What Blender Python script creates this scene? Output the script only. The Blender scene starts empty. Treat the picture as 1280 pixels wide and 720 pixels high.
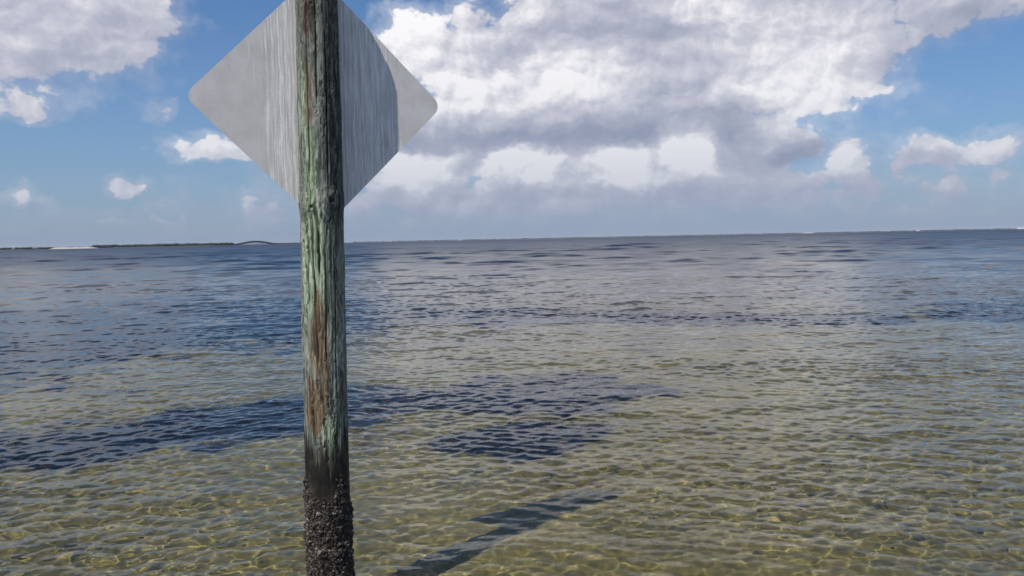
import bpy, bmesh, math
import numpy as np
from mathutils import Matrix, Vector

rng = np.random.default_rng(7)
sc = bpy.context.scene
COL = sc.collection

# ------------------------------------------------------------------ camera
F_PX = 980.0                                   # focal length in photograph pixels (1280 wide)
ROLL = math.atan((312.0 - 286.0) / 1280.0)
PITCH = math.atan((360 - 299) * math.cos(ROLL) / F_PX)
CAM_H = 1.79
FWD = np.array([0, math.cos(PITCH), -math.sin(PITCH)])
_up = np.array([0, math.sin(PITCH), math.cos(PITCH)])
_rt = np.array([1.0, 0, 0])
RT = math.cos(ROLL) * _rt - math.sin(ROLL) * _up
UP = math.cos(ROLL) * _up + math.sin(ROLL) * _rt
cd = bpy.data.cameras.new('camera')
cam = bpy.data.objects.new('camera', cd)
COL.objects.link(cam)
m = Matrix((tuple(RT), tuple(UP), tuple(-FWD))).transposed().to_4x4()
m.translation = (0, 0, CAM_H)
cam.matrix_world = m
cd.sensor_width = 36.0
cd.lens = 36.0 * F_PX / 1280.0
cd.clip_start = 0.05
cd.clip_end = 60000
sc.camera = cam


def pix_dir(x, y):
    d = FWD + RT * (x - 640) / F_PX + UP * (360 - y) / F_PX
    return d / np.linalg.norm(d)


def pix_plane(x, y, z):
    d = pix_dir(x, y)
    t = (z - CAM_H) / d[2]
    return np.array([d[0] * t, d[1] * t, z])


def pix_azel(x, y):
    d = pix_dir(x, y)
    return math.degrees(math.atan2(d[0], d[1])), math.degrees(math.asin(d[2]))


# ------------------------------------------------------------------ sun, exposure
SUN_AZ = 40.5          # light travels towards +Y and +X: shadows fall away from the camera, to the right
SUN_EL = 56.0
a, e = math.radians(SUN_AZ), math.radians(SUN_EL)
travel = Vector((math.sin(a) * math.cos(e), math.cos(a) * math.cos(e), -math.sin(e)))
sl = bpy.data.lights.new('sun', 'SUN')
sl.energy = 4.5
sl.angle = math.radians(0.53)
sl.color = (1.0, 0.95, 0.88)
sun = bpy.data.objects.new('sun', sl)
COL.objects.link(sun)
sun.rotation_euler = travel.to_track_quat('-Z', 'Y').to_euler()
sl.cycles.is_caustics_light = True

sc.view_settings.view_transform = 'Standard'
sc.view_settings.look = 'None'
sc.view_settings.exposure = 0.0
sc.view_settings.gamma = 1.0
sc.view_settings.use_curve_mapping = False
sc.render.engine = 'CYCLES'
sc.cycles.use_denoising = True
sc.cycles.max_bounces = 8
sc.cycles.transparent_max_bounces = 8
sc.cycles.caustics_refractive = True
sc.cycles.caustics_reflective = False
sc.cycles.blur_glossy = 0.3
sc.cycles.sample_clamp_indirect = 4.0


# ------------------------------------------------------------------ node helper
class G:
    """tiny expression builder for shader nodes"""
    def __init__(self, tree):
        self.t = tree

    def n(self, kind, **kw):
        nd = self.t.nodes.new(kind)
        for k, v in kw.items():
            setattr(nd, k, v)
        return nd

    def put(self, sock, v):
        if isinstance(v, X):
            v = v.s
        if isinstance(v, bpy.types.NodeSocket):
            self.t.links.new(v, sock)
        else:
            if isinstance(v, (tuple, list)) and len(v) == 3 and sock.type == 'RGBA':
                v = (*v, 1.0)
            sock.default_value = v

    def math(self, op, a, b=None, c=None, clamp=False):
        nd = self.n('ShaderNodeMath', operation=op, use_clamp=clamp)
        self.put(nd.inputs[0], a)
        if b is not None:
            self.put(nd.inputs[1], b)
        if c is not None:
            self.put(nd.inputs[2], c)
        return X(self, nd.outputs[0])

    def smooth(self, v, lo, hi, o0=0.0, o1=1.0):
        nd = self.n('ShaderNodeMapRange', interpolation_type='SMOOTHSTEP')
        for s, q in zip(nd.inputs[:5], (v, lo, hi, o0, o1)):
            self.put(s, q)
        return X(self, nd.outputs[0])

    def lin(self, v, lo, hi, o0=0.0, o1=1.0):
        nd = self.n('ShaderNodeMapRange')
        for s, q in zip(nd.inputs[:5], (v, lo, hi, o0, o1)):
            self.put(s, q)
        return X(self, nd.outputs[0])

    def vec(self, x, y, z=0.0):
        nd = self.n('ShaderNodeCombineXYZ')
        for s, q in zip(nd.inputs, (x, y, z)):
            self.put(s, q)
        return X(self, nd.outputs[0])

    def sep(self, v):
        nd = self.n('ShaderNodeSeparateXYZ')
        self.put(nd.inputs[0], v)
        return [X(self, o) for o in nd.outputs]

    def noise(self, v, scale=1.0, detail=3.0, rough=0.55, lac=2.0, dist=0.0, typ='FBM'):
        nd = self.n('ShaderNodeTexNoise', noise_dimensions='3D', noise_type=typ)
        self.put(nd.inputs['Vector'], v)
        self.put(nd.inputs['Scale'], scale)
        nd.inputs['Detail'].default_value = detail
        nd.inputs['Roughness'].default_value = rough
        nd.inputs['Lacunarity'].default_value = lac
        nd.inputs['Distortion'].default_value = dist
        return X(self, nd.outputs[0])

    def noise2(self, v, scale=1.0, detail=3.0, rough=0.55):
        nd = self.n('ShaderNodeTexNoise', noise_dimensions='2D')
        self.put(nd.inputs['Vector'], v)
        nd.inputs['Scale'].default_value = scale
        nd.inputs['Detail'].default_value = detail
        nd.inputs['Roughness'].default_value = rough
        return X(self, nd.outputs[0])

    def voro2(self, v, scale=1.0, detail=2.0, rough=0.5, lac=2.2):
        nd = self.n('ShaderNodeTexVoronoi', voronoi_dimensions='2D', feature='F1')
        self.put(nd.inputs['Vector'], v)
        nd.inputs['Scale'].default_value = scale
        nd.inputs['Detail'].default_value = detail
        nd.inputs['Roughness'].default_value = rough
        nd.inputs['Lacunarity'].default_value = lac
        return X(self, nd.outputs['Distance'])

    def mix(self, f, a, b):
        nd = self.n('ShaderNodeMix', data_type='RGBA')
        self.put(nd.inputs[0], f)
        self.put(nd.inputs[6], a)
        self.put(nd.inputs[7], b)
        return X(self, nd.outputs[2])

    def mul(self, a, b):
        nd = self.n('ShaderNodeMix', data_type='RGBA', blend_type='MULTIPLY')
        nd.inputs[0].default_value = 1.0
        self.put(nd.inputs[6], a)
        self.put(nd.inputs[7], b)
        return X(self, nd.outputs[2])

    def attr(self, name):
        nd = self.n('ShaderNodeAttribute', attribute_name=name)
        return X(self, nd.outputs['Fac'])

    def ramp(self, v, stops):
        nd = self.n('ShaderNodeValToRGB')
        self.put(nd.inputs[0], v)
        el = nd.color_ramp.elements
        while len(el) < len(stops):
            el.new(0.5)
        for q, (p, c) in zip(el, stops):
            q.position = p
            q.color = (*c, 1.0)
        return X(self, nd.outputs[0])


class X:
    def __init__(self, g, s):
        self.g, self.s = g, s

    def __add__(self, o): return self.g.math('ADD', self, o)
    def __radd__(self, o): return self.g.math('ADD', o, self)
    def __sub__(self, o): return self.g.math('SUBTRACT', self, o)
    def __rsub__(self, o): return self.g.math('SUBTRACT', o, self)
    def __mul__(self, o): return self.g.math('MULTIPLY', self, o)
    def __rmul__(self, o): return self.g.math('MULTIPLY', o, self)
    def __truediv__(self, o): return self.g.math('DIVIDE', self, o)
    def max(self, o): return self.g.math('MAXIMUM', self, o)
    def min(self, o): return self.g.math('MINIMUM', self, o)
    def smax(self, o, k): return self.g.math('SMOOTH_MAX', self, o, k)
    def pow(self, o): return self.g.math('POWER', self, o)
    def clamp(self): return self.g.math('ADD', self, 0.0, clamp=True)


def new_mat(name):
    mt = bpy.data.materials.new(name)
    mt.use_nodes = True
    t = mt.node_tree
    t.nodes.clear()
    g = G(t)
    out = g.n('ShaderNodeOutputMaterial')
    return mt, g, out


def principled(g, out, color, rough=0.8, metal=0.0, spec=0.5, normal=None):
    b = g.n('ShaderNodeBsdfPrincipled')
    g.put(b.inputs['Base Color'], color)
    g.put(b.inputs['Roughness'], rough)
    g.put(b.inputs['Metallic'], metal)
    g.put(b.inputs['Specular IOR Level'], spec)
    if normal is not None:
        g.put(b.inputs['Normal'], normal)
    g.t.links.new(b.outputs[0], out.inputs[0])
    return b


# ------------------------------------------------------------------ world: sky and cumulus
world = bpy.data.worlds.new('World')
sc.world = world
world.use_nodes = True
world.cycles.sampling_method = 'MANUAL'
world.cycles.sample_map_resolution = 512
wt = world.node_tree
wt.nodes.clear()
g = G(wt)
wout = g.n('ShaderNodeOutputWorld')
bg = g.n('ShaderNodeBackground')
SKY_STRENGTH = 0.1
SKY_TINT = (0.49, 0.765, 1.04)
bg.inputs[1].default_value = SKY_STRENGTH
wt.links.new(bg.outputs[0], wout.inputs[0])
sky = g.n('ShaderNodeTexSky', sky_type='NISHITA')
sky.sun_disc = False
sky.sun_elevation = e
sky.sun_rotation = math.radians(SUN_AZ + 180.0)
sky.altitude = 0
sky.air_density = 1.0
sky.dust_density = 0.6
sky.ozone_density = 2.0
K = 1.0 / SKY_STRENGTH                         # cloud colours below are given as seen, then divided by the strength

tc = g.n('ShaderNodeTexCoord')
dx, dy, dz = g.sep(tc.outputs['Generated'])
az = g.math('ARCTAN2', dx, dy) * (180 / math.pi)
el = g.math('ARCSINE', dz) * (180 / math.pi)

# domain warp shared by all cloud fields (degrees)
w1 = g.noise2(g.vec(az * 0.16, el * 0.21), 1.0, 5, 0.62) - 0.5
w2 = g.noise2(g.vec(az * 0.16 + 31.7, el * 0.21), 1.0, 5, 0.62) - 0.5
ua = az + w1 * 4.5
va = el + w2 * 3.6

# hand-placed cumulus: photograph pixel centre, half width, height above / below (px), weight
BL = [
    # top-left cloud
    (30, 20, 150, 90, 80, 1.0), (140, 30, 80, 60, 60, 0.9), (20, 130, 40, 20, 20, 0.6),
    # small scattered ones
    (198, 140, 30, 22, 18, 0.5), (262, 188, 72, 30, 14, 0.75), (158, 227, 26, 16, 9, 0.6),
    (26, 246, 30, 15, 9, 0.65), (216, 264, 24, 20, 14, 0.45), (70, 254, 26, 16, 10, 0.35), (330, 224, 30, 18, 12, 0.55),
    # great central cloud
    (560, 95, 105, 88, 75, 1.1), (660, 90, 130, 92, 85, 1.2), (780, 60, 170, 130, 115, 1.3), (900, 60, 170, 140, 105, 1.3),
    (1010, 70, 95, 120, 75, 1.3), (560, 190, 110, 36, 40, 1.2), (1180, -10, 190, 60, 45, 0.9), (925, 160, 55, 40, 42, 0.85),
    # second tier
    (520, 225, 110, 50, 45, 0.9), (660, 215, 130, 45, 55, 1.0), (780, 215, 110, 40, 55, 0.95), (868, 195, 60, 36, 55, 1.1),
    (960, 230, 130, 30, 40, 0.75), (1040, 205, 26, 10, 9, 0.15), (1000, 188, 24, 14, 10, 0.6),
    (720, 250, 430, 70, 60, 0.95), (720, 186, 310, 48, 50, 1.4), (1120, 262, 260, 40, 40, 0.4), (150, 275, 300, 26, 30, 0.3),
    # right
    (1192, 192, 80, 24, 22, 0.7), (1268, 216, 26, 18, 14, 0.6), (1150, 245, 140, 16, 14, 0.35),
]
DEG = math.degrees(1 / F_PX)


def ellipse(u, v, x, y, rx, ru, rd):
    a0, e0 = pix_azel(x, y)
    du = (u - a0) * (1.0 / (rx * DEG))
    dv = v - e0
    if ru == rd:
        dv = dv * (1.0 / (ru * DEG))
    else:
        dv = dv.max(0.0) * (1.0 / (ru * DEG)) + dv.min(0.0) * (1.0 / (rd * DEG))
    return g.math('MULTIPLY_ADD', du, du, dv * dv)


M = None
for (x, y, rx, ru, rd, w) in BL:
    q = g.math('MULTIPLY_ADD', ellipse(ua, va, x, y, rx, ru, rd), -0.9, w)
    M = q if M is None else M.smax(q, 0.25)
# the same kind of cumulus goes on outside the picture
far = g.smooth(g.math('ABSOLUTE', az), 36.0, 48.0).max(g.smooth(el, 17.0, 23.0))
gen = g.noise2(g.vec(dx / (dz.max(0.0) + 0.15), dy / (dz.max(0.0) + 0.15)), 1.1, 4, 0.55)
M = M.smax(g.lin(gen, 0.40, 0.72, -1.0, 1.2) * far + (far - 1.0), 0.2)


def billow(u, v, det=5, rgh=0.48):
    vb = g.voro2(g.vec(u * 0.20, v * 0.26), 1.0, 3.0, 0.52, 2.3)
    nb = g.noise2(g.vec(u * 0.26, v * 0.36), 1.0, det, rgh)
    return nb * 1.5 - vb * 0.75


u2 = az + w1 * 2.2
v2 = el + w2 * 1.8
B0 = billow(u2, v2)
B1 = billow(u2 - 0.6, v2 + 0.85)
def puffs(u, v):
    return g.voro2(g.vec(u * 0.50, v * 0.60), 1.0, 2.0, 0.5, 2.3)


u3 = az + w1 * 1.9
v3 = el + w2 * 1.6
P0 = puffs(u3, v3)
P1 = puffs(u3 - 0.30, v3 + 0.42)
dens = M * 1.25 + (B0 - 0.3) * 1.1 - (P0 - 0.42) * 0.34
cover = g.smooth(dens, 0.0, 0.36)
wisp = g.smooth(dens, -0.9, 0.3) * 0.35
cover = cover.max(wisp)


relief = (B0 - B1) * 0.32
puff = (P1 - P0) * 0.24
# sunlit heads (+) and grey undersides (-)
SH = [
    (520, 75, 75, 60, 0.6), (690, 110, 90, 38, 0.6), (1010, 85, 85, 65, 0.75), (600, 25, 60, 25, 0.35), (880, 6, 40, 16, 0.5),
    (605, 46, 50, 34, -0.5), (790, 40, 100, 36, -0.4), (680, 160, 190, 24, -0.45), (850, 148, 110, 36, -0.2),
    (930, 175, 60, 40, -0.6), (1170, 20, 170, 60, -0.6), (1210, -5, 130, 20, 0.2),
    (655, 205, 34, 18, 0.8), (868, 180, 40, 24, 1.0), (885, 205, 26, 14, 0.5), (525, 214, 32, 18, 0.7), (605, 216, 18, 10, 0.5), (770, 198, 30, 16, 0.6), (800, 222, 30, 12, 0.3), (588, 200, 26, 16, -0.2), (715, 200, 26, 18, -0.2), (825, 200, 20, 18, -0.25), (700, 212, 270, 24, 0.2), (700, 268, 420, 26, -0.3), (690, 172, 220, 12, -0.3), (1005, 188, 30, 14, -0.7),
    (1040, 204, 30, 12, 0.5), (1200, 185, 50, 16, 0.4), (1150, 200, 40, 14, -0.4),
    (60, 10, 120, 30, 0.1), (80, 60, 150, 50, -0.3), (25, 125, 40, 20, 0.2), (250, 180, 60, 18, 0.4), (30, 240, 30, 14, 0.4), (160, 222, 24, 12, 0.35),
]
S = relief + 0.58
for (x, y, rx, ry, w) in SH:
    q = (1.0 - ellipse(ua, va, x, y, rx * 1.5, ry * 1.5, ry * 1.5)).max(0.0)
    S = g.math('MULTIPLY_ADD', q, w * 0.6, S)
S = S + w1 * 0.2
S = S + puff * g.smooth(S, 0.25, 0.75, 0.35, 1.0)
S = S.clamp()
cloud = g.ramp(S, [(0.0, (0.28, 0.315, 0.42)), (0.35, (0.45, 0.465, 0.57)), (0.62, (0.67, 0.67, 0.74)), (0.95, (1.06, 1.04, 1.04))])
skyc = g.mul(sky.outputs[0], SKY_TINT)
hz = g.math('EXPONENT', el.max(0.0) * -0.13)
hazecol = (0.29 * K, 0.35 * K, 0.485 * K)
base = g.mix(hz * 0.9, skyc, hazecol)
nd = g.n('ShaderNodeVectorMath', operation='SCALE')
g.put(nd.inputs[0], cloud)
nd.inputs[3].default_value = K
cloudK = X(g, nd.outputs[0])
# distant clouds sink into the haze
cloudH = g.mix(hz * 0.95, cloudK, hazecol)
final = g.mix(cover * g.smooth(el, 0.0, 3.0, 0.15, 1.0), base, cloudH)
g.put(bg.inputs[0], final)


# ------------------------------------------------------------------ mesh helpers
def mesh_obj(name, verts, faces, mat, parent=None, smooth=True):
    me = bpy.data.meshes.new(name)
    verts = np.asarray(verts, dtype=np.float32)
    me.vertices.add(len(verts))
    me.vertices.foreach_set('co', verts.ravel())
    faces = np.asarray(faces, dtype=np.int32)
    k = faces.shape[1]
    me.loops.add(faces.size)
    me.loops.foreach_set('vertex_index', faces.ravel())
    me.polygons.add(len(faces))
    me.polygons.foreach_set('loop_start', np.arange(0, faces.size, k, dtype=np.int32))
    me.polygons.foreach_set('use_smooth', np.full(len(faces), smooth))
    me.update(calc_edges=True)
    me.materials.append(mat)
    ob = bpy.data.objects.new(name, me)
    COL.objects.link(ob)
    ob.parent = parent
    return ob


def set_attr(ob, name, vals):
    at = ob.data.attributes.new(name, 'FLOAT', 'POINT')
    at.data.foreach_set('value', np.asarray(vals, dtype=np.float32).ravel())


def grid_faces(nr, nc, wrap=False):
    r = np.arange(nr - 1)[:, None]
    c = np.arange(nc if wrap else nc - 1)[None, :]
    c1 = (c + 1) % nc
    return np.stack([r * nc + c, r * nc + c1, (r + 1) * nc + c1, (r + 1) * nc + c], -1).reshape(-1, 4)


def vnoise(p, seed=0):
    """value noise, p (...,3)"""
    p = np.asarray(p, dtype=np.float64)
    i = np.floor(p).astype(np.int64)
    f = p - i
    f = f * f * (3 - 2 * f)
    out = 0
    for dx_ in (0, 1):
        for dy_ in (0, 1):
            for dz_ in (0, 1):
                h = ((i[..., 0] + dx_) * 374761393 + (i[..., 1] + dy_) * 668265263 + (i[..., 2] + dz_) * 2147483647 + seed * 974634777) & 0xffffffff
                h = ((h ^ (h >> 13)) * 1274126177) & 0xffffffff
                h = (h ^ (h >> 16)) / 0xffffffff
                wgt = (f[..., 0] if dx_ else 1 - f[..., 0]) * (f[..., 1] if dy_ else 1 - f[..., 1]) * (f[..., 2] if dz_ else 1 - f[..., 2])
                out = out + h * wgt
    return out


def fbm(p, seed=0, octv=4):
    s, a_, t = 0, 1.0, 0
    p = np.asarray(p, dtype=np.float64)
    for o in range(octv):
        s = s + a_ * vnoise(p, seed + o)
        t += a_
        a_ *= 0.5
        p = p * 2.03 + 17.3
    return s / t


def sstep(x, lo, hi):
    t = np.clip((x - lo) / (hi - lo), 0, 1)
    return t * t * (3 - 2 * t)


# ------------------------------------------------------------------ seabed
def depth_at(y):
    return np.interp(y, [-40, 0, 4, 12, 30, 80, 300, 2000, 20000], [0.15, 0.22, 0.28, 0.42, 0.7, 1.6, 3.5, 6, 6])


def polyline_mask(Xp, Yp, pts):
    """pts: photograph (x, y, half thickness in px) of dark weed bands lying on the seabed"""
    best = np.full(Xp.shape, -9.0)
    q = []
    for (x, y, h) in pts:
        c = pix_plane(x, y, -0.15)
        n_ = pix_plane(x, y - h, -0.15)
        s_ = pix_plane(x, y + h, -0.15)
        q.append((c[0], math.log(c[1]), (math.log(n_[1]) - math.log(s_[1])) / 2))
    LY = np.log(np.maximum(Yp, 1.0))
    for (x0, l0, h0), (x1, l1, h1) in zip(q[:-1], q[1:]):
        sx = 0.16                                   # along-band distance counts less
        dx_, dl = (x1 - x0) * sx / 1.0, (l1 - l0)
        t = np.clip(((Xp - x0) * sx * dx_ + (LY - l0) * dl) / (dx_ * dx_ + dl * dl + 1e-9), 0, 1)
        hh = h0 + (h1 - h0) * t
        d = np.hypot((Xp - x0) * sx - t * dx_, (LY - l0) - t * dl)
        best = np.maximum(best, 1 - d / np.maximum(hh, 1e-3))
    return best


BANDS = [
    [(-500, 640, 60), (-150, 600, 48), (0, 572, 34), (180, 548, 26), (380, 525, 22), (520, 506, 22), (640, 500, 26), (740, 497, 20), (820, 494, 8)],
    [(560, 562, 9), (640, 556, 20), (735, 548, 12)],
    [(-500, 470, 60), (-200, 450, 60), (0, 438, 46), (120, 430, 40), (230, 414, 28), (380, 402, 24), (560, 398, 9), (760, 400, 7), (960, 404, 5), (1120, 404, 5)],
    [(1190, 402, 6), (1270, 396, 16), (1500, 392, 18)],
]


def grass_deep_mask(Xp, Yp):
    n1 = fbm(np.stack([Xp * 0.9, Yp * 0.9, 0 * Xp], -1), 3, 4) - 0.5
    n2 = fbm(np.stack([Xp * 3.1, Yp * 3.1, 0 * Xp + 7], -1), 9, 3) - 0.5
    m_ = np.full(Xp.shape, -9.0)
    for b, bonus in zip(BANDS, (0.05, 0.0, 0.4, 0.2)):
        m_ = np.maximum(m_, polyline_mask(Xp, Yp, b) + bonus)
    near = sstep(m_ + 0.1 + n1 * 1.5 + n2 * 1.5, -0.3, 0.75)
    n3 = fbm(np.stack([Xp * 0.05, Yp * 0.02, 0 * Xp + 3], -1), 21, 4)
    n4 = fbm(np.stack([Xp * 0.22, Yp * 0.09, 0 * Xp + 5], -1), 27, 4)
    farm = sstep(np.log(np.maximum(Yp, 1)) + (n3 - 0.5) * 1.6 + (n4 - 0.5) * 1.4, math.log(40), math.log(105))  # far part: dimness of deep water put into the same mask
    return np.maximum(near, farm)


rows = [-40, -20, -10, -5, -2, -0.5, 1.0, 2.0]
y = 2.6
while y < 14000:
    rows.append(y)
    y *= 1.02 if y < 200 else 1.08
rows = np.array(rows)
nc = 300
t = np.linspace(-1, 1, nc)
hw = np.maximum(1.05 * (rows + 1.5), 6.0)
SX = hw[:, None] * t[None, :]
SY = np.repeat(rows[:, None], nc, 1)
SZ = -depth_at(SY)
near = np.exp(-np.maximum(SY, 0) / 25)
SZ = SZ + near * 0.05 * (fbm(np.stack([SX * 0.8, SY * 0.8, 0 * SX], -1), 5, 3) - 0.5)
mt, g, out = new_mat('seabed_sand')
geo = g.n('ShaderNodeNewGeometry')
pos = X(g, geo.outputs['Position'])
n1 = g.noise(pos, 1.1, 5, 0.6)
n2 = g.noise(pos, 9.0, 4, 0.65)
n3 = g.noise(pos, 60.0, 2, 0.5)
sand = g.mix(g.smooth(n1, 0.3, 0.7), (0.215, 0.182, 0.058), (0.145, 0.125, 0.040))
sand = g.mix(g.smooth(n2, 0.5, 0.75, 0, 0.55), sand, (0.07, 0.066, 0.032))
sand = g.mix(g.smooth(n3, 0.55, 0.8, 0, 0.4), sand, (0.26, 0.225, 0.13))
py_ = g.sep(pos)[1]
sand = g.mix(g.smooth(py_ + (n1 - 0.5) * 8.0, 9.0, 26.0, 0, 0.8), sand, g.mix(n2, (0.105, 0.093, 0.078), (0.15, 0.132, 0.108)))  # greyer further out: light lost in deeper water, put into the sand colour
gm = g.smooth(g.attr('grass_deep') + (n2 - 0.5) * 0.8 + (n1 - 0.5) * 0.5, 0.08, 0.72)
bedc = g.mix(g.smooth(py_, 40.0, 220.0), (0.011, 0.012, 0.012), (0.016, 0.030, 0.066))  # blue scattered by deep water is put into the far bed colour
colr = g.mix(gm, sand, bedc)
bp = g.n('ShaderNodeBump')
bp.inputs['Strength'].default_value = 0.6
bp.inputs['Distance'].default_value = 0.02
g.put(bp.inputs['Height'], n2)
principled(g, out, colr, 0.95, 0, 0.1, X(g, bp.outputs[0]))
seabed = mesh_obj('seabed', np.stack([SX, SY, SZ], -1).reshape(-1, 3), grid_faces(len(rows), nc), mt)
set_attr(seabed, 'grass_deep', grass_deep_mask(SX, SY))
seabed['kind'] = 'structure'
seabed.cycles.is_caustics_receiver = True

# ------------------------------------------------------------------ water surface
rows = [-40, -30, -20, -12, -7, -4, -2, -0.8, 0.2, 1.0, 1.6, 2.0, 2.3, 2.6, 2.8]
y = 3.0
while y < 450:
    rows.append(y)
    y += max(0.015, 0.0031 * y) if y < 40 else 0.0062 * y
while y < 16000:
    rows.append(y)
    y *= 1.06
rows = np.array(rows)
nc = 780
t = np.linspace(-1, 1, nc)
hw = np.maximum(0.86 * (rows + 2.2), 4.5)
WX = hw[:, None] * t[None, :]
WY = np.repeat(rows[:, None], nc, 1)
drow = np.gradient(rows)
spac = np.maximum(drow, 2 * hw / nc)[:, None]
NW = 180
lam = np.exp(rng.uniform(math.log(0.05), math.log(14.0), NW))
WDIR = math.radians(-82)                        # waves run in towards the shore
th = WDIR + np.where(lam < 0.6, rng.choice([-0.5, 0.4], NW), 0.0) + 0.75 * rng.normal(0, 1.0, NW) * np.interp(np.log(lam), [-3, -1, 2], [0.95, 0.9, 0.4])
ph = rng.uniform(0, 2 * math.pi, NW)
kk = 2 * math.pi / lam
slope_w = np.interp(np.log(lam), np.log([0.05, 0.085, 0.14, 0.25, 0.5, 1.0, 2.0, 5.0, 14.0]), [1.0, 1.35, 1.35, 1.0, 0.55, 0.36, 0.38, 0.42, 0.4])
SIG = 0.155
slope_w = slope_w * SIG * math.sqrt(2) / math.sqrt((slope_w ** 2).sum())
# gusts: patches of stronger and weaker ripple
gust = 0.25 + 1.5 * fbm(np.stack([WX * 0.30 + WY * 0.22, WY * 0.62 + WX * 0.16, 0 * WX], -1), 31, 3)
WZ = np.zeros_like(WX)
DX = np.zeros_like(WX)
DY = np.zeros_like(WX)
lost = np.zeros(len(rows))
for i in range(NW):
    f_ = sstep(lam[i] / spac, 1.7, 3.2)
    lost += (slope_w[i] ** 2 / 2) * (1 - f_[:, 0] ** 2)
    use = f_[:, 0] > 0
    if not use.any():
        continue
    cx, cy = math.cos(th[i]), math.sin(th[i])
    arg = kk[i] * (cx * WX[use] + cy * WY[use]) + ph[i]
    am = slope_w[i] / kk[i] * f_[use] * (gust[use] if lam[i] < 0.8 else 1.0)
    if lam[i] > 1.2:                            # longer waves only over the deeper water
        am = am * sstep(WY[use], 4.0, 12.0 * lam[i])
    am = am * (0.82 + 0.55 * sstep(WY[use], 5.5, 20.0) + 0.65 * sstep(WY[use], 20.0, 70.0))     # the breeze is fresher away from the shore
    sn, cs = np.sin(arg), np.cos(arg)
    WZ[use] += am * cs
    DX[use] -= 0.8 * am * cx * sn
    DY[use] -= 0.8 * am * cy * sn
edge = sstep(WY, 2.0, 3.0)
W = np.stack([WX + DX * edge, WY + DY * edge, WZ * edge], -1)
mt, g, out = new_mat('sea_water')
rough = g.attr('unresolved')
gl = g.n('ShaderNodeBsdfGlass')
g.put(gl.inputs['Roughness'], rough)
gl.inputs['Color'].default_value = (1, 1, 1, 1)
gl.inputs['IOR'].default_value = 1.333
g.t.links.new(gl.outputs[0], out.inputs[0])
water = mesh_obj('water', W.reshape(-1, 3), grid_faces(len(rows), nc), mt)
set_attr(water, 'unresolved', np.repeat(np.minimum(np.sqrt(np.sqrt(2 * lost)), np.interp(rows, [10, 50, 130, 700], [0.08, 0.17, 0.28, 0.42]))[:, None], nc, 1))
water['kind'] = 'structure'
water.cycles.is_caustics_caster = True
print('water', len(rows), nc)

# ------------------------------------------------------------------ seagrass blades on the dark beds
NB = 260000
gy = np.exp(rng.uniform(math.log(5.0), math.log(34.0), NB))
gx = rng.uniform(-1.0, 1.0, NB) * (gy * 0.85 + 1.0)
keep = grass_deep_mask(gx, gy) > rng.uniform(0.35, 0.9, NB)
gx, gy = gx[keep][:42000], gy[keep][:42000]
nb = len(gx)
gz = -depth_at(gy) - 0.02
hh = rng.uniform(0.07, 0.16, nb)
an = rng.uniform(0, 2 * math.pi, nb)
wd = rng.uniform(0.006, 0.014, nb)
ln = rng.uniform(0.03, 0.12, nb)
la = rng.normal(0.4, 0.9, nb)
vx, vy = np.cos(an) * wd, np.sin(an) * wd
lx, ly = np.cos(la) * ln, np.sin(la) * ln
V = np.stack([
    np.stack([gx - vx, gy - vy, gz], -1), np.stack([gx + vx, gy + vy, gz], -1),
    np.stack([gx + lx * .35 + vx * .8, gy + ly * .35 + vy * .8, gz + hh * .65], -1),
    np.stack([gx + lx * .35 - vx * .8, gy + ly * .35 - vy * .8, gz + hh * .65], -1),
    np.stack([gx + lx + vx * .3, gy + ly + vy * .3, gz + hh], -1),
    np.stack([gx + lx - vx * .3, gy + ly - vy * .3, gz + hh], -1)], 1).reshape(-1, 3)
o6 = (np.arange(nb) * 6)[:, None]
Fq = np.concatenate([o6 + np.array([0, 1, 2, 3]), o6 + np.array([3, 2, 4, 5])])
mt, g, out = new_mat('seagrass')
geo = g.n('ShaderNodeNewGeometry')
gn = g.noise(X(g, geo.outputs['Position']), 3.0, 2)
principled(g, out, g.mix(gn, (0.007, 0.010, 0.009), (0.020, 0.022, 0.014)), 0.8, 0, 0.2)
sg = mesh_obj('seagrass', V, Fq, mt, smooth=False)
sg['kind'] = 'stuff'
sg['label'] = 'dark seagrass beds under the shallow water'
sg['category'] = 'seagrass'
sg.cycles.is_caustics_receiver = True

# ------------------------------------------------------------------ sign post: weathered piling with a diamond panel
PSI = math.radians(21.3)
SC = np.array([-0.961, 4.06, CAM_H + 0.723])          # centre of the panel
nrm = np.array([math.sin(PSI), -math.cos(PSI), 0])    # the side of the panel that faces the camera and the sun
R_TOP, R_BOT = 0.1010, 0.1085
AX = SC + nrm * (R_TOP + 0.003) - np.array([math.cos(PSI), math.sin(PSI), 0]) * 0.014
POST_TOP = 3.20
POST_BOT = -0.75
LEAN = -0.012
root = bpy.data.objects.new('sign_post', None)
COL.objects.link(root)
root.location = (AX[0], AX[1], -0.30)
root['label'] = 'weathered green wooden piling with the bare back of a diamond sign, standing in shallow water'
root['category'] = 'sign post'


def child(ob):
    ob.parent = root
    ob.matrix_parent_inverse = Matrix.Translation(-Vector(root.location))
    return ob


cdir = -AX[:2] / np.linalg.norm(AX[:2])               # towards the camera
rdir = np.array([-cdir[1], cdir[0]])                  # to the right as seen from the camera


def ypix(z):
    return 304.0 + (CAM_H - z) * F_PX / 3.95


NS, NR = 168, 760
zz = np.linspace(POST_BOT, POST_TOP, NR)[:, None] * np.ones((1, NS))
phi = np.linspace(-math.pi, math.pi, NS, endpoint=False)[None, :] * np.ones((NR, 1))
cx, sx = np.cos(phi), np.sin(phi)
rad = R_TOP + (R_BOT - R_TOP) * (POST_TOP - zz) / (POST_TOP - 0.3)
py = ypix(zz)


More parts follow.
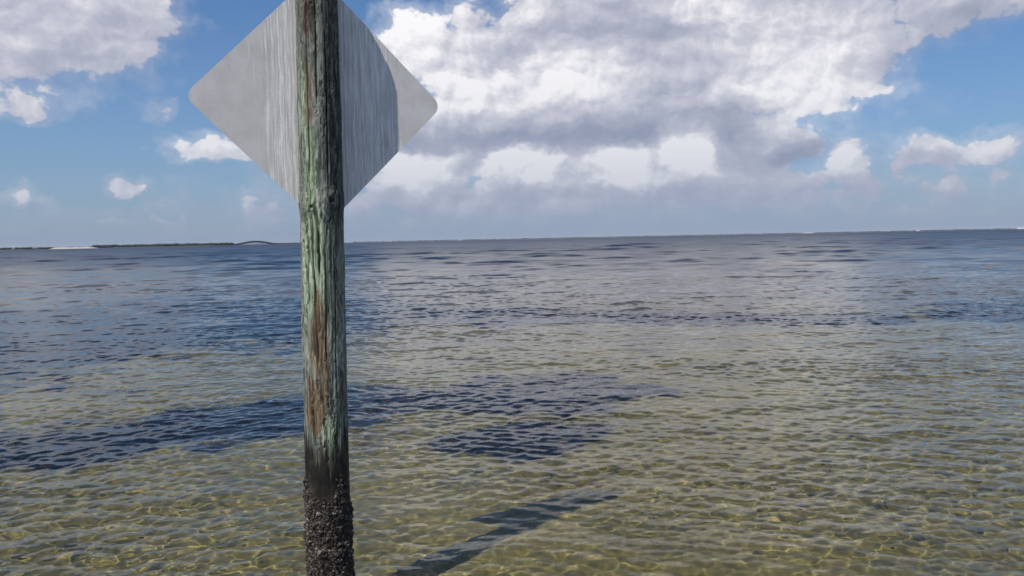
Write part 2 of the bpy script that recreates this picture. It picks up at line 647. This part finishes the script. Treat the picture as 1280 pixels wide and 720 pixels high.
def cyl(fr_, fz, seed, octv=4, warp=0.0):
    ww = warp * (fbm(np.stack([cx * 1.3, sx * 1.3, zz * 2.2], -1), seed + 50, 3) - 0.5)
    return fbm(np.stack([cx * fr_ + ww * fr_, sx * fr_ + ww * fr_, zz * fz], -1), seed, octv)


low = cyl(1.1, 1.3, 1, 3) - 0.5
grain = cyl(11.0, 1.6, 2, 4, 0.5)
fine = cyl(34.0, 5.0, 3, 3, 0.25)
chip = cyl(5.0, 7.0, 4, 4)
upper = sstep(zz, 0.55, 0.8)
disp = low * 0.014 + ((grain - 0.5) * 0.009 + (fine - 0.5) * 0.006 + (chip - 0.5) * 0.004) * (0.35 + 0.65 * upper)
# drying checks: long narrow splits
crack = np.zeros_like(zz)
for (p0, y0, y1, wdt, dep) in [(-0.55, -10, 240, 0.035, .016), (-0.1, -10, 150, 0.04, .014), (0.35, 40, 250, 0.03, .012), (-0.75, 265, 400, 0.04, .014),
                               (-0.42, 268, 390, 0.035, .016), (-0.15, 275, 360, 0.035, .014), (0.12, 300, 470, 0.03, .010), (-0.3, 400, 475, 0.03, .010),
                               (0.55, 300, 520, 0.025, .007), (-0.6, 500, 560, 0.03, .008), (0.9, -10, 300, 0.03, .010), (2.2, 0, 500, 0.04, .012), (-2.2, 0, 500, 0.04, .012)]:
    wob = 0.16 * (fbm(np.stack([zz * 4, 0 * zz + p0 * 31, 0 * zz], -1), 77, 3) - 0.5)
    k_ = np.exp(-((phi - p0 - wob) / wdt) ** 2) * sstep(py, y0, y0 + 25) * (1 - sstep(py, y1 - 30, y1))
    disp -= 0.7 * dep * k_
    crack = np.maximum(crack, k_)
rn = np.abs(cyl(7.0, 1.5, 61, 4, 1.3) - 0.5)
spl = (1 - sstep(rn, 0.004, 0.022)) * sstep(cyl(3.0, 2.0, 64, 2), 0.42, 0.6) * upper
disp -= 0.005 * spl
crack = np.maximum(crack, spl * 0.85)
# knots
knot = np.zeros_like(zz)
for (p0, yk, sz, amp) in [(-0.42, 260, 0.030, .010), (0.50, 252, 0.045, .014), (-0.35, 473, 0.018, .005), (-0.25, 18, 0.03, .006), (0.2, 498, 0.010, .003), (0.02, 498, .010, .003)]:
    zk = CAM_H - (yk - 304.0) * 3.95 / F_PX
    d_ = np.hypot((phi - p0) * 0.11, zz - zk) / sz
    d_ = d_ * (0.25 + 1.5 * cyl(12.0, 30.0, 70 + int(yk), 3))
    disp += amp * np.exp(-(d_ / 1.1) ** 2) * (0.6 + 0.8 * chip) - amp * 1.2 * np.exp(-(d_ / 0.30) ** 2)
    ringk = 0.25 * np.exp(-(((d_ - 0.8) / 0.13) ** 2)) * sstep(chip, 0.4, 0.55)
    disp -= 0.005 * ringk
    knot = np.maximum(knot, np.maximum(np.exp(-(d_ / 0.30) ** 2), ringk))
# swelling ring where branches left the trunk
disp += 0.006 * np.exp(-((py - 255) / 14.0) ** 2) * (0.5 + chip)
rr = rad + disp
topr = np.clip((POST_TOP - zz) / 0.012, 0, 1) ** 0.5
rr = rr * (0.93 + 0.07 * topr)
ax_x = AX[0] + LEAN * (3.0 - zz)
ax_y = AX[1] + 0 * zz
VX = ax_x + rr * (cdir[0] * cx + rdir[0] * sx)
VY = ax_y + rr * (cdir[1] * cx + rdir[1] * sx)
V = np.stack([VX, VY, zz], -1).reshape(-1, 3)
Fq = grid_faces(NR, NS, True)
# colour zones: growth, wear and damp on the wood, plus a darker part
b1 = cyl(2.2, 2.5, 11, 4) - 0.5
b2 = cyl(7.0, 2.5, 12, 4) - 0.5


def zone(p0, pw, y0, yh, n_=0.7):
    return sstep(1.25 - np.hypot((phi - p0) / pw, (py - y0) / yh) + b1 * n_ * 2 + b2 * n_, 0.1, 0.6)


brown = np.maximum.reduce([zone(-0.33, 0.5, 435, 62), zone(-0.45, 0.55, 500, 50), zone(-0.5, 0.45, 25, 60) * 0.8, 0.55 * zone(-0.55, 0.35, 110, 80)])
green = np.maximum.reduce([zone(-0.5, 0.75, 325, 80), zone(-0.45, 0.4, 210, 55), 0.8 * zone(0.15, 0.5, 545, 30), 0.75 * zone(-0.8, 0.3, 130, 80)])
dark = np.maximum(sstep(phi + b1 * 0.8 - 0.55 * sstep(py, 250, 330), 0.05, 0.4) * (1 - sstep(py + b2 * 60, 250, 330)), 0.6 * (1 - sstep(py, 40, 140)))  # darker on the upper right side and towards the top
wet = sstep(py + b2 * 90 + b1 * 50 + (grain - 0.5) * 80 - 18 * np.cos(phi * 1.3 + 0.2), 516, 560)
mt, g, out = new_mat('weathered_wood')
geo = g.n('ShaderNodeNewGeometry')
tcn = g.n('ShaderNodeTexCoord')
ox, oy, oz = g.sep(tcn.outputs['Object'])
wv = g.noise(g.vec(ox * 5.0, oy * 5.0, oz * 3.5), 1.0, 3, 0.6) - 0.5
gv = g.vec(ox * 48.0 + wv * 6.0, oy * 48.0 + wv * 6.0, oz * 2.6)
s1 = g.noise(gv, 1.0, 5, 0.68, dist=0.5)
s2 = g.noise(g.vec(ox * 150.0 + wv * 12.0, oy * 150.0 + wv * 12.0, oz * 8.0), 1.0, 3, 0.6)
s3 = g.noise(g.vec(ox * 14.0, oy * 14.0, oz * 9.0), 1.0, 4, 0.6)
grey = g.ramp(s1, [(0.33, (0.04, 0.045, 0.038)), (0.45, (0.13, 0.145, 0.12)), (0.55, (0.24, 0.26, 0.22)), (0.67, (0.42, 0.44, 0.38))])
grn = g.ramp(s1, [(0.34, (0.025, 0.035, 0.02)), (0.44, (0.14, 0.18, 0.115)), (0.53, (0.33, 0.40, 0.28)), (0.66, (0.56, 0.60, 0.48))])
brn = g.ramp(s1, [(0.34, (0.025, 0.015, 0.009)), (0.45, (0.10, 0.06, 0.034)), (0.55, (0.19, 0.12, 0.07)), (0.67, (0.42, 0.35, 0.25))])
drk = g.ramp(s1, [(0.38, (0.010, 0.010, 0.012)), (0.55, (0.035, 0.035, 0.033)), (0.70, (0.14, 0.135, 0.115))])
c = g.mix(g.smooth(g.attr('green') + (s3 - 0.5) * 0.9, 0.1, 0.9), grey, grn)
c = g.mix(g.smooth(g.attr('brown') + (s3 - 0.5) * 1.0 + (s1 - 0.5) * 1.2, 0.3, 0.85, 0, 0.9), c, brn)
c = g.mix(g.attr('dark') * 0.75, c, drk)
c = g.mix(g.smooth(s2, 0.48, 0.70, 0, 0.75), c, g.mul(c, (0.3, 0.3, 0.28)))
c = g.mix(g.smooth(s2, 0.42, 0.30, 0, 0.5), c, (0.40, 0.41, 0.35))
c = g.mul(c, (1.0, 1.0, 0.96))
c = g.mix(g.smooth(g.attr('crack'), 0.15, 0.8, 0, 0.8), c, (0.016, 0.015, 0.013))
c = g.mix(g.attr('knot'), c, (0.015, 0.012, 0.010))
wetc = g.ramp(s3, [(0.35, (0.007, 0.0065, 0.006)), (0.5, (0.018, 0.015, 0.012)), (0.65, (0.045, 0.036, 0.026))])
c = g.mix(g.attr('wet'), c, wetc)
bp = g.n('ShaderNodeBump')
bp.inputs['Strength'].default_value = 0.7
bp.inputs['Distance'].default_value = 0.004
g.put(bp.inputs['Height'], s2 + s1)
principled(g, out, c, g.lin(g.attr('wet'), 0, 1, 0.85, 0.6), 0, 0.3, X(g, bp.outputs[0]))
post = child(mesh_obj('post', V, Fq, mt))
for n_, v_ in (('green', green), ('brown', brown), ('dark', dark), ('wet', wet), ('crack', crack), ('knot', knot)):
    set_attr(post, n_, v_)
# cut top of the post
bm = bmesh.new()
ring = V.reshape(NR, NS, 3)[-1]
ctr = bm.verts.new((float(ring[:, 0].mean()), float(ring[:, 1].mean()), POST_TOP + 0.006))
rv = [bm.verts.new(tuple(map(float, p))) for p in ring]
for i in range(NS):
    bm.faces.new((rv[i], rv[(i + 1) % NS], ctr))
me = bpy.data.meshes.new('post_top')
bm.to_mesh(me)
bm.free()
me.materials.append(mt)
pt = bpy.data.objects.new('post_top', me)
COL.objects.link(pt)
pt.parent = post

# ---- barnacle crust
NBAR = 12500
bphi = rng.uniform(-math.pi, math.pi, NBAR)
bz = rng.uniform(-0.27, 0.70, NBAR)
lim = np.interp(bphi, [-3.2, -1.6, -1.0, -0.35, 0.0, 0.3, 0.62, 0.95, 1.2, 1.8, 3.2], [.5, .56, .52, .44, .41, .50, .56, .50, .34, .36, .5])
lim = lim + 0.07 + 0.09 * (fbm(np.stack([bphi * 4, bz * 9, 0 * bz], -1), 91, 3) - 0.5)
pr = sstep(lim - bz, -0.02, 0.06)
ok = rng.uniform(0, 1, NBAR) < pr
bphi, bz = bphi[ok], bz[ok]
nb = len(bz)
cl = fbm(np.stack([np.cos(bphi) * 2.6, np.sin(bphi) * 2.6, bz * 14], -1), 15, 3)
size = rng.uniform(0.0030, 0.0070, nb) * (0.7 + 0.8 * cl)
big = rng.uniform(0, 1, nb) < 0.06
size[big] *= 1.7
lift = 0.020 * sstep(cl, 0.45, 0.72) * (0.4 + 0.6 * sstep(0.5 - bz, 0.0, 0.25))
ri = np.clip(((bz - POST_BOT) / (POST_TOP - POST_BOT) * (NR - 1)).round().astype(int), 0, NR - 1)
ci = (((bphi + math.pi) / (2 * math.pi)) * NS).round().astype(int) % NS
r0 = rr[ri, ci] + lift * 0.55
nv = np.stack([cdir[0] * np.cos(bphi) + rdir[0] * np.sin(bphi), cdir[1] * np.cos(bphi) + rdir[1] * np.sin(bphi), rng.normal(0, .35, nb)], -1)
nv += rng.normal(0, 0.30, (nb, 3))
nv /= np.linalg.norm(nv, axis=1)[:, None]
base_p = np.stack([AX[0] + LEAN * (3.0 - bz) + r0 * (cdir[0] * np.cos(bphi) + rdir[0] * np.sin(bphi)),
                   AX[1] + r0 * (cdir[1] * np.cos(bphi) + rdir[1] * np.sin(bphi)), bz], -1)
t1 = np.cross(nv, np.array([0, 0, 1.0]) + rng.normal(0, .2, (nb, 3)))
t1 /= np.linalg.norm(t1, axis=1)[:, None]
t2 = np.cross(nv, t1)
K6 = 6
ang = np.arange(K6) * 2 * math.pi / K6
parts = []
for (rs, hs) in ((1.15, -0.9 - 1.2), (1.0, 0.1), (0.55, 0.95), (0.30, 0.55)):
    jit = 1 + rng.normal(0, 0.16, (nb, K6))
    parts.append(base_p[:, None] + (t1[:, None] * np.cos(ang)[None, :, None] + t2[:, None] * np.sin(ang)[None, :, None]) * (rs * size[:, None] * jit)[..., None]
                 + nv[:, None] * (hs * size * np.where(hs < 0, 1.0, rng.uniform(0.6, 1.3, nb)))[:, None, None])
V = np.stack(parts, 1).reshape(-1, 3)
fl = []
for l_ in range(3):
    for k_ in range(K6):
        fl.append([l_ * K6 + k_, l_ * K6 + (k_ + 1) % K6, (l_ + 1) * K6 + (k_ + 1) % K6, (l_ + 1) * K6 + k_])
fl.append([18, 19, 20, 21])
fl.append([21, 22, 23, 18])
Fq = ((np.arange(nb) * 24)[:, None, None] + np.array(fl)[None]).reshape(-1, 4)
mt, g, out = new_mat('barnacle_shell')
tv = g.attr('tone')
geo = g.n('ShaderNodeNewGeometry')
n1 = g.noise(X(g, geo.outputs['Position']), 160.0, 3, 0.6)
c = g.ramp(tv, [(0.0, (0.020, 0.015, 0.011)), (0.4, (0.052, 0.041, 0.032)), (0.75, (0.12, 0.098, 0.080)), (1.0, (0.33, 0.30, 0.26))])
c = g.mix(g.smooth(n1, 0.4, 0.7, 0, 0.6), c, g.mul(c, (0.4, 0.38, 0.36)))
principled(g, out, c, 0.75, 0, 0.35)
bar = mesh_obj('barnacles', V, Fq, mt, post, smooth=False)
set_attr(bar, 'tone', np.repeat(rng.beta(1.4, 1.9, nb), 24))
bar['kind'] = 'stuff'
bar['label'] = 'crust of dark grey barnacles and small oysters'

# ---- diamond panel (bare metal back)
side, rc, th_ = 0.914, 0.058, 0.0028
h = side / 2
outline = []
for (sx_, sz_, a0) in ((1, 1, 0), (-1, 1, 90), (-1, -1, 180), (1, -1, 270)):
    for k_ in range(10):
        a_ = math.radians(a0 + 10 * k_)
        outline.append((sx_ * (h - rc) + rc * math.cos(a_), sz_ * (h - rc) + rc * math.sin(a_)))
c45 = math.sqrt(0.5)
bm = bmesh.new()
fr_v, bk_v, ins = [], [], []
for (p, q) in outline:
    lx_, lz_ = (p - q) * c45, (p + q) * c45
    bk_v.append(bm.verts.new((lx_, th_ / 2, lz_)))
    fr_v.append(bm.verts.new((lx_, -th_ / 2, lz_)))
no = len(outline)
bm.faces.new(fr_v)
bm.faces.new(bk_v[::-1])
for i in range(no):
    bm.faces.new((fr_v[i], bk_v[i], bk_v[(i + 1) % no], fr_v[(i + 1) % no]))
bmesh.ops.recalc_face_normals(bm, faces=bm.faces)
me = bpy.data.meshes.new('sign_panel')
bm.to_mesh(me)
bm.free()
mt, g, out = new_mat('bare_aluminium')
tcn = g.n('ShaderNodeTexCoord')
ox, oy, oz = g.sep(tcn.outputs['Object'])
dist = (ox * -1.0).max(ox * 0.72)
wob = g.noise(g.vec(ox * 3.0, 0.0, oz * 3.0), 1.0, 2) - 0.5
f1 = g.noise(g.vec(ox * 95.0 + wob * 2.0, 1.0, oz * 3.2), 1.0, 5, 0.66)
f2 = g.noise(g.vec(ox * 240.0 + wob * 4.0, 2.0, oz * 12.0), 1.0, 4, 0.65)
f3 = g.noise(g.vec(ox * 30.0 + wob, 5.0, oz * 0.9), 1.0, 3, 0.6)
f4 = g.noise(g.vec(ox * 150.0, 9.0, oz * 90.0), 1.0, 3, 0.7)
nearp = g.smooth(dist + (f3 - 0.5) * 0.22, 0.44, 0.18)
streak = g.smooth(f1 + (nearp - 1.0) * 0.32 + (f4 - 0.5) * 0.22, 0.40, 0.62) * g.smooth(f2, 0.36, 0.56, 0.25, 1.0)
rare = g.smooth(f1 + (f3 - 0.5) * 0.5, 0.66, 0.74) * 0.5
wht = streak.max(rare)
blot = g.noise(g.vec(ox * 7.0, 3.0, oz * 7.0), 1.0, 5, 0.6)
metalc = g.mix(g.smooth(blot, 0.3, 0.7), (0.58, 0.555, 0.53), (0.68, 0.65, 0.625))
metalc = g.mix(g.smooth(f4, 0.58, 0.72, 0, 0.35), metalc, (0.25, 0.24, 0.23))
metalc = g.mix(g.smooth(f1, 0.50, 0.36, 0, 0.16) * nearp, metalc, (0.33, 0.315, 0.30))
stain = g.noise(g.vec(ox * 16.0, 12.0, oz * 5.0), 1.0, 6, 0.7, dist=0.8)
metalc = g.mix(g.smooth(stain, 0.54, 0.70, 0, 0.35), metalc, (0.38, 0.36, 0.335))
spk = g.noise(g.vec(ox * 60.0, 31.0, oz * 36.0), 1.0, 2, 0.5)
metalc = g.mix(g.smooth(spk, 0.74, 0.78, 0, 0.7), metalc, (0.12, 0.10, 0.085))
colr = g.mix(wht, metalc, (0.94, 0.92, 0.90))
bp = g.n('ShaderNodeBump')
bp.inputs['Strength'].default_value = 0.25
bp.inputs['Distance'].default_value = 0.001
g.put(bp.inputs['Height'], wht + f4 * 0.4)
principled(g, out, colr, g.lin(wht, 0, 1, 0.55, 0.9), g.lin(wht, 0, 1, 0.08, 0.0), 0.4, X(g, bp.outputs[0]))
me.materials.append(mt)
panel = bpy.data.objects.new('sign_panel', me)
COL.objects.link(panel)
panel.matrix_world = Matrix.Translation(Vector(SC)) @ Matrix.Rotation(PSI, 4, 'Z')
mw = panel.matrix_world.copy()
panel.parent = root
panel.matrix_parent_inverse = Matrix.Translation(-Vector(root.location))
panel.matrix_basis = mw
panel['label'] = 'bare grey metal back of a diamond sign streaked with white droppings'

# ------------------------------------------------------------------ far shore
def at_px(x, R_):
    d = pix_dir(x, 300)
    d = d[:2] / np.linalg.norm(d[:2])
    return d * R_


def simple_mat(name, c0, c1, scale, rgh=0.9):
    mt, g, out = new_mat(name)
    geo = g.n('ShaderNodeNewGeometry')
    n_ = g.noise(X(g, geo.outputs['Position']), scale, 4, 0.6)
    principled(g, out, g.mix(g.smooth(n_, 0.3, 0.7), c0, c1), rgh, 0, 0.2)
    return mt


M_TREE = simple_mat('mangrove', (0.018, 0.03, 0.018), (0.035, 0.05, 0.026), 0.08)
M_LAND = simple_mat('shore_ground', (0.07, 0.075, 0.04), (0.16, 0.14, 0.09), 0.03)
M_SAND = simple_mat('pale_sand', (0.34, 0.31, 0.26), (0.44, 0.41, 0.35), 0.05)
M_CONC = simple_mat('concrete', (0.08, 0.08, 0.08), (0.12, 0.12, 0.12), 0.1)
M_WHITE = simple_mat('white_paint', (0.72, 0.72, 0.70), (0.80, 0.80, 0.79), 0.2)
M_ROOF = simple_mat('roofing', (0.55, 0.54, 0.52), (0.62, 0.61, 0.60), 0.2)


def ridge(name, x0, x1, R_, wid, hgt, mat, seed, step=8):
    n_ = max(8, int((x1 - x0) * R_ / F_PX / step))
    prof = np.array([-1, -0.75, -0.4, 0, 0.4, 0.75, 1.0])
    hprof = np.array([-0.4, 0.35, 0.85, 1.0, 0.9, 0.4, -0.4])
    P_ = []
    for i in range(n_ + 1):
        xx = x0 + (x1 - x0) * i / n_
        p = at_px(xx, R_)
        dr = p / np.linalg.norm(p)
        endf = min(1.0, 6 * i / n_ + .02, 6 * (n_ - i) / n_ + .02)
        nz = 0.7 + 0.6 * float(fbm(np.array([xx * 0.11, seed, 0.5]), seed, 3))
        for a_, b_ in zip(prof, hprof):
            P_.append((p[0] + dr[0] * a_ * wid * (0.4 + .6 * endf), p[1] + dr[1] * a_ * wid * (0.4 + .6 * endf), hgt * (b_ if b_ < 0 else b_ * nz * endf) if b_ > 0 else -2.0))
    ob = mesh_obj(name, np.array(P_), grid_faces(n_ + 1, 7), mat)
    ob['kind'] = 'structure'
    return ob


_bm = bmesh.new()
bmesh.ops.create_icosphere(_bm, subdivisions=1, radius=1.0)
ICO_V = np.array([v.co[:] for v in _bm.verts])
ICO_F = np.array([[v.index for v in f.verts] for f in _bm.faces])
_bm.free()


def tree_line(name, label, x0, x1, R_, spread, n_, hmin, hmax, zb=1.0, ntop=None):
    xs = rng.uniform(x0, x1, n_)
    Vv, Ff = [], []
    for i, xx in enumerate(xs):
        p = at_px(xx, R_ + rng.uniform(-spread, spread))
        dens_ = float(fbm(np.array([xx * 0.16, 3.1, 0.2]), 44, 3))
        hgt = (hmin + (hmax - hmin) * dens_) * rng.uniform(0.75, 1.15)
        w_ = hgt * rng.uniform(0.5, 0.9)
        v = ICO_V * (1 + rng.normal(0, 0.16, (len(ICO_V), 1)))
        Vv.append(v * np.array([w_, w_, hgt * 0.5]) + np.array([p[0], p[1], zb + hgt * 0.42]))
        Ff.append(ICO_F + i * len(ICO_V))
    ob = mesh_obj(name, np.concatenate(Vv), np.concatenate(Ff), M_TREE, smooth=False)
    ob['kind'] = 'stuff'
    ob['label'] = label
    ob['category'] = 'trees'
    return ob


ridge('far_shore', -220, 66, 3300, 60, 2.0, M_LAND, 3)
tree_line('mangrove_trees', 'low dark mangroves along the shore beside the white buildings', -220, 64, 3300, 40, 800, 5.5, 9.0)
ridge('sandbar', 60, 124, 2600, 40, 4.6, M_SAND, 9)
tree_line('beach_scrub', 'sparse scrub growing along the top of the pale sandbar', 62, 118, 2640, 12, 60, 1.5, 3.0, 4.0)
ridge('causeway', 112, 292, 3900, 40, 3.0, M_LAND, 5)
tree_line('causeway_trees', 'unbroken dark tree line along the causeway leading to the hump bridge', 116, 290, 3900, 25, 1100, 8.5, 13.0, 2.0)
ridge('far_causeway', 341, 402, 4600, 40, 3.0, M_LAND, 6)
tree_line('point_trees', 'thin dark tree line on the low land beyond the hump bridge', 342, 400, 4600, 25, 260, 4.0, 7.0, 2.0)
ridge('opposite_shore', 440, 1500, 7500, 120, 3.0, M_LAND, 7, 30)
tree_line('opposite_shore_trees', 'faint low tree line along the opposite shore of the bay', 440, 1480, 7500, 80, 1500, 4.0, 9.0, 2.0)

# hump bridge
br = bpy.data.objects.new('hump_bridge', None)
COL.objects.link(br)
pa, pb = at_px(286, 4000), at_px(350, 4300)
br.location = (float((pa[0] + pb[0]) / 2), float((pa[1] + pb[1]) / 2), 0)
br['label'] = 'distant concrete hump bridge rising in a low arch over the bay'
br['category'] = 'bridge'
Lb = float(np.linalg.norm(pb - pa))
br.rotation_euler = (0, 0, math.atan2(pb[1] - pa[1], pb[0] - pa[0]))


def deck_z(s):
    return 4.5 + 14.5 * (0.5 + 0.5 * math.cos(math.pi * max(-1, min(1, s / (Lb * 0.46))))) 


def sweep(name, half, z0, z1, yoff, mat, zf):
    n_ = 40
    P_ = []
    for i in range(n_ + 1):
        s = -Lb / 2 + Lb * i / n_
        z_ = zf(s)
        for (yy, zz_) in ((yoff - half, z_ + z0), (yoff + half, z_ + z0), (yoff + half, z_ + z1), (yoff - half, z_ + z1)):
            P_.append((s, yy, zz_))
    ob = mesh_obj(name, np.array(P_), grid_faces(n_ + 1, 4, True), mat, smooth=False)
    ob.parent = br
    return ob


sweep('deck', 7.0, -6.0, 0.0, 0, M_CONC, deck_z)
sweep('parapet', 0.2, -0.1, 1.1, -6.75, M_CONC, deck_z)
sweep('parapet', 0.2, -0.1, 1.1, 6.75, M_CONC, deck_z)
npier = 44
for i in range(npier):
    s = -Lb / 2 + Lb * (i + 0.5) / npier
    bm = bmesh.new()
    zt = deck_z(s) - 5.8
    for yy in (-4.0, 4.0):
        r_ = bmesh.ops.create_cone(bm, cap_ends=True, segments=8, radius1=0.9, radius2=0.8, depth=zt + 6)
        bmesh.ops.translate(bm, verts=r_['verts'], vec=(0, yy, (zt - 6) / 2))
    r_ = bmesh.ops.create_cube(bm, size=1)
    bmesh.ops.scale(bm, verts=r_['verts'], vec=(1.8, 11, 1.2))
    bmesh.ops.translate(bm, verts=r_['verts'], vec=(0, 0, zt - 0.4))
    me = bpy.data.meshes.new('pier')
    bm.to_mesh(me)
    bm.free()
    me.materials.append(M_CONC)
    o = bpy.data.objects.new('pier', me)
    COL.objects.link(o)
    o.parent = br
    o.location = (s, 0, 0)


def building(name, label, cat, x, R_, w_, h_, d_, roof='flat', zb=2.0, group=None):
    rt_ = bpy.data.objects.new(name, None)
    COL.objects.link(rt_)
    p = at_px(x, R_)
    rt_.location = (float(p[0]), float(p[1]), zb - 0.6)
    rt_.rotation_euler = (0, 0, -math.atan2(p[0], p[1]))
    rt_['label'] = label
    rt_['category'] = cat
    if group:
        rt_['group'] = group
    M_WIN = bpy.data.materials.get('dark_glass') or simple_mat('dark_glass', (0.03, 0.035, 0.04), (0.05, 0.055, 0.06), 0.3, 0.2)

    def boxp(nm, mat, x0_, x1_, y0_, y1_, z0_, z1_, tap=0.0):
        q = [(x0_, y0_, z0_), (x1_, y0_, z0_), (x1_, y1_, z0_), (x0_, y1_, z0_),
             (x0_ + tap, y0_ + tap, z1_), (x1_ - tap, y0_ + tap, z1_), (x1_ - tap, y1_ - tap, z1_), (x0_ + tap, y1_ - tap, z1_)]
        f_ = [(0, 3, 2, 1), (4, 5, 6, 7), (0, 1, 5, 4), (1, 2, 6, 5), (2, 3, 7, 6), (3, 0, 4, 7)]
        o_ = mesh_obj(nm, np.array(q, float), np.array(f_), mat, smooth=False)
        o_.parent = rt_
    boxp('wall', M_WHITE, -w_ / 2, w_ / 2, -d_ / 2, d_ / 2, 0, h_)
    if roof == 'flat':
        boxp('roof', M_ROOF, -w_ / 2 - .3, w_ / 2 + .3, -d_ / 2 - .3, d_ / 2 + .3, h_, h_ + 0.6)
    else:
        boxp('roof', M_ROOF, -w_ / 2 - .6, w_ / 2 + .6, -d_ / 2 - .6, d_ / 2 + .6, h_, h_ + 2.6, min(w_, d_) * 0.42)
    nw = max(2, int(w_ / 7))
    for fl_ in range(max(1, int(h_ // 3.3))):
        for k_ in range(nw):
            xc = -w_ / 2 + w_ * (k_ + .5) / nw
            boxp('window', M_WIN, xc - .8, xc + .8, -d_ / 2 - .06, -d_ / 2 + .1, 1.0 + 3.2 * fl_, 2.4 + 3.2 * fl_)


building('waterfront_house', 'small white waterfront house with a hipped roof among the low mangroves', 'house', 16, 3200, 9, 5.5, 9, 'hip', 4.0)
building('waterfront_hall', 'long low white waterfront hall between the small house and the pale sandbar', 'building', 43, 3240, 18, 4.5, 12, 'flat', 4.5)
building('shore_building', 'tiny white building on the opposite shore close beside the sign post', 'building', 575, 7300, 28, 8, 20, 'flat', 2.0)
building('shore_terrace', 'long white low building standing alone on the opposite shore, well away from the post', 'building', 1010, 7300, 75, 7, 20, 'flat', 2.0)
building('shore_cottage', 'small white hip roofed building on the opposite shore between two longer white ones', 'building', 1147, 7300, 26, 6, 20, 'hip', 2.0)
building('shore_hotel', 'broad white flat roofed hotel block, tallest on the opposite shore', 'hotel', 1277, 7300, 60, 11, 25, 'flat', 2.0)

# ------------------------------------------------------------------ sea air: distant land fades a little
mt, g, out = new_mat('air')
vp = g.n('ShaderNodeVolumePrincipled')
vp.inputs['Color'].default_value = (0.80, 0.88, 1.0, 1)
vp.inputs['Density'].default_value = 2.2e-5
g.t.links.new(vp.outputs[0], out.inputs['Volume'])
bm = bmesh.new()
bmesh.ops.create_cube(bm, size=1)
for v in bm.verts:
    v.co = (v.co.x * 34000, v.co.y * 34000, (v.co.z + 0.5) * 70 - 8)
me = bpy.data.meshes.new('haze')
bm.to_mesh(me)
bm.free()
me.materials.append(mt)
hz_ob = bpy.data.objects.new('haze', me)
COL.objects.link(hz_ob)
hz_ob['kind'] = 'stuff'
hz_ob['label'] = 'thin sea haze over the bay'
hz_ob['category'] = 'haze'
